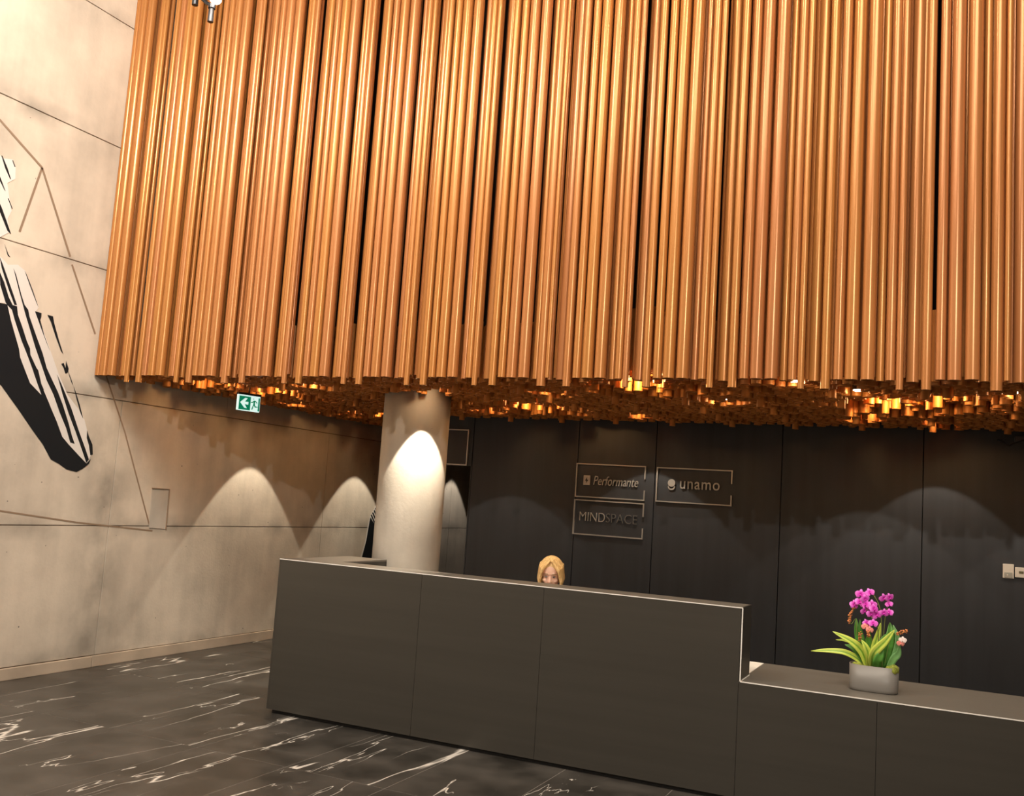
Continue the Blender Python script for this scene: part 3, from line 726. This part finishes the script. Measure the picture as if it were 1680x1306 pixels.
per = thing('person', 'smiling person with blond bobbed hair seated behind the counter, head just showing', 'person', (hx, hy, 0), math.radians(17))
# local frame: face looks to -Y, tilted forward
ti = math.radians(20)
R3 = Matrix.Translation((0, 0, HZ)) @ Matrix.Rotation(ti, 4, 'X')
def hp(x, y, z): return tuple(R3 @ Vector((x, y, z)))
body = [('e', hp(0, .01, .025), (.073, .090, .088), ti), ('e', hp(0, -.012, -.04), (.060, .072, .078), ti), ('e', hp(0, -.045, -.092), (.026, .024, .02), ti),
        ('c', hp(0, -.082, .0), hp(0, -.096, -.030), .008, .012), ('e', hp(.012, -.088, -.032), (.008, .008, .007), ti), ('e', hp(-.012, -.088, -.032), (.008, .008, .007), ti),
        ('e', hp(.038, -.055, -.032), (.022, .020, .018), ti), ('e', hp(-.038, -.055, -.032), (.022, .020, .018), ti), ('c', hp(-.03, -.072, .026), hp(.03, -.072, .026), .010, .010),
        ('e', hp(.073, .015, -.01), (.010, .018, .028), ti), ('e', hp(-.073, .015, -.01), (.010, .018, .028), ti),
        ('c', hp(0, .02, -.08), (0, .07, .98), .052, .056),
        ('e', (0, .09, .85), (.17, .095, .14), 0), ('e', (0, .11, .66), (.135, .10, .16), 0), ('e', (0, .13, .50), (.17, .14, .12), 0)]
for s in (-1, 1):
    body += [('c', (s*.165, .08, .92), (s*.20, .02, .70), .045, .036), ('c', (s*.20, .02, .70), (s*.12, -.20, .735), .036, .024), ('e', (s*.11, -.245, .728), (.036, .045, .014), 0),
             ('c', (s*.09, .10, .48), (s*.11, -.32, .47), .078, .055), ('c', (s*.11, -.32, .47), (s*.11, -.34, .10), .052, .036), ('c', (s*.11, -.30, .05), (s*.11, -.44, .035), .036, .028)]
    for k, (dx, ln) in enumerate(((-.026, .052), (-.009, .062), (.009, .060), (.026, .046))):
        body.append(('c', (s*.11+dx, -.275, .732), (s*.11+dx*1.15, -.275-ln, .716), .0085, .0065))
    body.append(('c', (s*.11-s*.030, -.235, .728), (s*.11-s*.062, -.275, .720), .0095, .0075))
bo = remeshed('body', body, 'skin', per, .0055, iters=2)
remeshed('blouse', [('e', (0, .09, .86), (.178, .103, .135), 0), ('e', (0, .11, .68), (.145, .11, .17), 0), ('c', (0, .075, .97), (0, .08, .93), .062, .08)] +
         [x for s in (-1, 1) for x in [('c', (s*.165, .08, .92), (s*.20, .02, .70), .055, .046), ('c', (s*.20, .02, .70), (s*.135, -.16, .735), .045, .032)]], 'blouse', per, .010)
remeshed('trousers', [('e', (0, .13, .50), (.18, .15, .125), 0)]+[x for s in (-1, 1) for x in [('c', (s*.09, .10, .48), (s*.11, -.32, .47), .088, .065), ('c', (s*.11, -.32, .47), (s*.11, -.34, .12), .062, .05)]], 'trousers', per, .012)
for s in (-1, 1):
    bm = bmesh.new(); bmesh.ops.create_uvsphere(bm, u_segments=16, v_segments=10, radius=1, matrix=Matrix.Translation(hp(s*.031, -.0745, .004)) @ Matrix.Diagonal((.013, .008, .0055, 1))); obj('eye', bm, 'eye_white', per, smooth=True)
    bm = bmesh.new(); bmesh.ops.create_uvsphere(bm, u_segments=16, v_segments=10, radius=1, matrix=Matrix.Translation(hp(s*.031, -.0805, .003)) @ Matrix.Diagonal((.0062, .004, .0052, 1))); obj('iris', bm, 'iris', per, smooth=True)
    bm = bmesh.new(); path_tube(bm, [hp(s*.044, -.0735, .005), hp(s*.037, -.080, .0105), hp(s*.028, -.0835, .011), hp(s*.019, -.081, .005)], [.0014, .0024, .0024, .0014], 6); obj('eyelid', bm, 'iris', per)
    bm = bmesh.new(); path_tube(bm, [hp(s*.052, -.070, .023), hp(s*.038, -.0805, .031), hp(s*.016, -.0835, .028)], [.0016, .0034, .003], 6); obj('eyebrow', bm, 'brow', per)
bm = bmesh.new(); path_tube(bm, [hp(-.026, -.072, -.056), hp(-.012, -.080, -.063), hp(0, -.083, -.065), hp(.012, -.080, -.063), hp(.026, -.072, -.056)], [.002, .005, .006, .005, .002], 8); obj('lips', bm, 'lips', per, smooth=True)
# hair: parted bob made of thick locks around the skull
hb = [('e', hp(0, .030, .045), (.090, .098, .085), ti), ('e', hp(0, .055, -.02), (.085, .075, .10), ti)]
for s in (-1, 1):
    for k in range(9):
        a = k/8
        top = hp(s*.012, -.052+.10*a, .122-.012*a)
        mid = hp(s*(.062+.022*min(1, a*2)), -.070+.12*a, .060)
        low = hp(s*(.086+.010*math.sin(a*PI)), -.055+.12*a, -.035)
        end = hp(s*(.080-.006*a), -.050+.11*a, -.115)
        hb += [('c', top, mid, .010, .014), ('c', mid, low, .014, .015), ('c', low, end, .015, .009)]
remeshed('hair', hb, 'hair', per, .0055, iters=1)

ch = thing('office_chair', 'black office chair the person sits on behind the counter', 'chair', (hx, hy, 0), math.radians(17))
bm = bmesh.new(); box(bm, -.24, .24, -.20, .30, .30, .375, bev=.03); obj('seat', bm, 'chair_fabric', ch)
bm = bmesh.new(); box(bm, -.21, .21, .30, .35, .50, .88, bev=.02); obj('backrest', bm, 'chair_fabric', ch)
bm = bmesh.new(); box(bm, -.03, .03, .27, .30, .33, .70); cyl(bm, (0, .05, .07), (0, .05, .30), .028); obj('post', bm, 'black_metal', ch)
for k in range(5):
    a = 2*PI*k/5; e = (.26*math.cos(a), .05+.26*math.sin(a))
    bm = bmesh.new(); path_tube(bm, [(0, .05, .085), (e[0], e[1], .07)], [.022, .014]); cyl(bm, (e[0]-.012, e[1], .03), (e[0]+.012, e[1], .03), .03); obj('leg', bm, 'black_metal', ch)

# ------------------------------------------------------------------ orchid arrangement
PY = 6.16
base = onz(1436, 1131, LT); base = Vector((base.x, PY, LT))
pot_c = Vector((onz(1436, 1128, LT).x, PY, LT))
pl_t = thing('potted_orchid', 'magenta orchid with striped leaves in an oval grey pot on the low counter', 'plant', pot_c)
def G(cx, cy, dy=0):   # crop pixel -> local point on the plane y = PY+dy
    p = ony(1320+cx/6.53, 950+cy/6.53, PY+dy); return p-pot_c
RX, RY, PH = .137, .085, .150
def oval(rx, ry, n=48, e=3.2):
    out = []
    for i in range(n):
        a = 2*PI*i/n; c, s = math.cos(a), math.sin(a)
        out.append((rx*math.copysign(abs(c)**(2/e), c), ry*math.copysign(abs(s)**(2/e), s)))
    return out
bm = bmesh.new(); prof = [(.90, 0), (.965, .004), (.985, .02), (1.0, PH), (.97, PH), (.955, .03), (.5, .028)]
rings = [[bm.verts.new((x*1, y*1, z)) for x, y in oval(RX*k, RY*k)] for k, z in prof]
for i in range(len(rings)-1):
    for j in range(48): bm.faces.new((rings[i][j], rings[i][(j+1) % 48], rings[i+1][(j+1) % 48], rings[i+1][j]))
bm.faces.new(rings[0][::-1]); bm.faces.new(rings[-1]); o = obj('pot', bm, 'pot', pl_t)
for p in o.data.polygons: p.use_smooth = abs(p.normal.z) < .6
bm = bmesh.new(); r0 = [bm.verts.new((x, y, PH-.022)) for x, y in oval(RX*.955, RY*.955)]; r1 = [bm.verts.new((x, y, PH-.05)) for x, y in oval(RX*.955, RY*.955)]
bm.faces.new(r0); bm.faces.new(r1[::-1])
for j in range(48): bm.faces.new((r1[j], r1[(j+1) % 48], r0[(j+1) % 48], r0[j]))
obj('soil', bm, 'soil', pl_t)
def spline(P, n):
    P = [Vector(p) for p in P]; P = [P[0]*2-P[1]]+P+[P[-1]*2-P[-2]]; out = []
    segs = len(P)-3
    for k in range(n+1):
        t = k/n*segs; i = min(int(t), segs-1); t -= i; a, b, c, d = P[i:i+4]
        out.append(.5*((2*b)+(c-a)*t+(2*a-5*b+4*c-d)*t*t+(3*b-a-3*c+d)*t**3))
    return out
def leaf(path, wid, m, fold=.25, side=None, tipp=1.0, n=16):
    bm = bmesh.new(); uv = bm.loops.layers.uv.new('UVMap'); pts = spline(path, n); rows_ = []
    for i, p in enumerate(pts):
        t = (pts[min(n, i+1)]-pts[max(0, i-1)]).normalized()
        view = Vector(side) if side else Vector((.35, -.9, .3))
        s = t.cross(view).normalized(); nn = s.cross(t)
        f = i/n; w_ = 1.7*wid*max(.03, math.sin(PI*min(1, (.16+.84*f))**.9)**.7)*(1 if f < .5 else 1)
        rows_.append([bm.verts.new(p+s*w_*u+nn*(-fold*w_*(1-abs(u)*1.0)*1.0)) for u in (-1, -.5, 0, .5, 1)])
    for i in range(n):
        for k in range(4):
            f = bm.faces.new((rows_[i][k], rows_[i][k+1], rows_[i+1][k+1], rows_[i+1][k]))
            for lp_, (a, b) in zip(f.loops, ((k, i), (k+1, i), (k+1, i+1), (k, i+1))): lp_[uv].uv = (a/4, b/n)
    o = obj('leaf', bm, m, pl_t, smooth=True)
    s = o.modifiers.new('thickness', 'SOLIDIFY'); s.thickness = .0014; return o
V = 'leaf_variegated'; pc = (690, 955)
leaf([G(650, 950), G(590, 870), G(440, 785, -.03), (G(250, 765, -.05)), G(68, 770, -.06)], .0105, V)
leaf([G(680, 950), G(620, 780, -.02), G(500, 665, -.05), G(300, 560, -.07)], .0150, V)
leaf([G(660, 950), G(600, 820, .0), G(520, 740, .0), G(430, 700, .0)], .011, 'leaf_green')
leaf([G(690, 960), G(690, 830, -.04), G(660, 730, -.06), G(610, 650, -.06)], .0125, V)
leaf([G(720, 960), G(740, 800, -.05), G(860, 670, -.06), G(965, 545, -.05)], .0150, V)
leaf([G(640, 950, .02), G(560, 720, .02), G(450, 660, .02), G(335, 650, .0)], .006, V)
leaf([G(620, 900, .03), G(575, 640, .04), G(560, 520, .04), G(555, 420, .05)], .0110, 'leaf_green')
leaf([G(700, 950, .03), G(650, 740, .03), G(600, 560, .03), G(595, 430, .04)], .0090, 'leaf_green')
leaf([G(720, 950), G(745, 740, .0), G(785, 600, .0), G(815, 470, .0)], .0110, V)
leaf([G(790, 960, .02), G(800, 800, .0), G(830, 700, -.01), G(870, 590, .0)], .0200, 'leaf_green')
leaf([G(850, 960, .03), G(890, 760, .03), G(925, 600, .03), G(915, 465, .05)], .0210, 'leaf_green')
leaf([G(900, 960, .0), G(975, 800, .0), G(1000, 640, .01), G(950, 490, .02)], .0110, 'leaf_pale')
leaf([G(900, 950, -.02), G(960, 850, -.03), G(1005, 800, -.03), G(1020, 710, -.03)], .0125, 'leaf_pale')
leaf([G(760, 950, -.03), G(780, 880, -.05), G(810, 820, -.05), G(850, 760, -.04)], .0150, 'leaf_green')
leaf([G(700, 950, .0), G(700, 760, .02), G(690, 640, .02), G(700, 560, .02)], .013, 'leaf_green')
for pts in ([G(800, 950), G(825, 600, .0), G(810, 330, .0), G(745, 180, .0), G(680, 140, -.01)], [G(830, 950), G(850, 560, .02), G(870, 380, .02), G(900, 250, .02)], [G(780, 950), G(790, 560, -.01), G(720, 420, -.02), G(640, 300, -.02), G(540, 265, -.02)]):
    bm = bmesh.new(); path_tube(bm, spline(pts, 18), .0022, 6); obj('stem', bm, 'stem', pl_t, smooth=True)
def flower_mesh(R):
    bm = bmesh.new()
    for (ang, ln, wd) in ((PI/2, 1, .42), (PI/2+2.25, .95, .40), (PI/2-2.25, .95, .40), (.12, 1.05, .72), (PI-.12, 1.05, .72)):
        c0 = bm.verts.new((0, 0, 0)); prev = None
        n = 6; rowsf = []
        for i in range(1, n+1):
            f = i/n; w_ = wd*math.sin(PI*min(1, f*.92+.04))**.6; z = .18*math.sin(f*PI)-.10*f
            rr = []
            for u in (-1, 0, 1):
                x = ln*f; y = w_*u*.78; rr.append(bm.verts.new((R*(x*math.cos(ang)-y*math.sin(ang)), -R*(z-.10*abs(u)), R*(x*math.sin(ang)+y*math.cos(ang)))))
            if not rowsf: bm.faces.new((c0, rr[0], rr[1])); bm.faces.new((c0, rr[1], rr[2]))
            else:
                for k in (0, 1): bm.faces.new((rowsf[-1][k], rr[k], rr[k+1], rowsf[-1][k+1]))
            rowsf.append(rr)
    bmesh.ops.create_icosphere(bm, subdivisions=1, radius=R*.2, matrix=Matrix.Translation((0, -R*.18, -R*.12)))
    me = bpy.data.meshes.new('flower'); bm.normal_update(); bm.to_mesh(me); bm.free()
    for p in me.polygons: p.use_smooth = True
    return me
fm = flower_mesh(.029)
fl_px = [(600, 165), (700, 145), (650, 215), (533, 275), (592, 250), (655, 270), (722, 275), (640, 340), (712, 372), (772, 385), (850, 205), (912, 200), (905, 268), (850, 365), (905, 360), (665, 470), (735, 475), (690, 300), (745, 320)]
for k, (x, y) in enumerate(fl_px):
    o = link('flower', fm, 'magenta_petal', pl_t, G(x, y, -.02+.012*math.sin(k*2.3)))
    o.rotation_euler = (rng.uniform(-.4, .3), rng.uniform(-.5, .5), rng.uniform(-.6, .7)+.2); s = rng.uniform(.85, 1.1); o.scale = (s, s, s)
    if x > 790 or y > 440: o.scale = (s*.9,)*3
fm2 = flower_mesh(.022)
for (x, y, m) in ((650, 510, 'pink_flower'), (700, 545, 'pink_flower'), (1050, 655, 'white_flower'), (1030, 690, 'pink_flower')):
    me = fm2.copy(); o = link('flower', me, m, pl_t, G(x, y, -.04)); o.rotation_euler = (rng.uniform(-.3, .3), 0, rng.uniform(-.3, .5)); o['label'] = 'small salmon flower' if m == 'pink_flower' else 'small white flower'
for path, n in (([G(560, 600), G(550, 430), G(500, 480), G(478, 400), G(530, 325)], 22), ([G(680, 900), G(640, 700), G(590, 640, -.05), G(600, 580, -.06)], 12), ([G(760, 900), G(720, 640), G(690, 600, -.05), G(680, 560, -.05)], 12), ([G(860, 900), G(930, 600), G(1000, 585, -.02), G(1090, 555, -.02)], 16)):
    sp_ = spline(path, 24); bm = bmesh.new(); path_tube(bm, sp_, .0016, 6); obj('stem', bm, 'stem', pl_t)
    bm = bmesh.new()
    for k in range(n*2):
        p = sp_[24-int(k/ (n*2)*11)]+Vector((rng.uniform(-1, 1), rng.uniform(-1, 1), rng.uniform(-1, 1)))*.009
        bmesh.ops.create_icosphere(bm, subdivisions=1, radius=rng.uniform(.0035, .0062), matrix=Matrix.Translation(p))
    o = obj('bud_spike', bm, 'orange_bud', pl_t, smooth=True); o['label'] = 'orange budded flower spike'
for (x, y, r, dy) in ((985, 900, .030, -.03), (905, 930, .022, -.045), (950, 935, .024, -.05), (585, 920, .022, -.04), (540, 905, .018, -.02)):
    bm = bmesh.new(); bmesh.ops.create_icosphere(bm, subdivisions=3, radius=r)
    for v in bm.verts: v.co += v.co.normalized()*rng.uniform(-.0022, .0022)
    g = G(x, y, dy); g.x = max(-.105, min(.108, g.x)); g.z = PH-.012
    obj('moss_clump', bm, 'moss', pl_t, g, smooth=True)
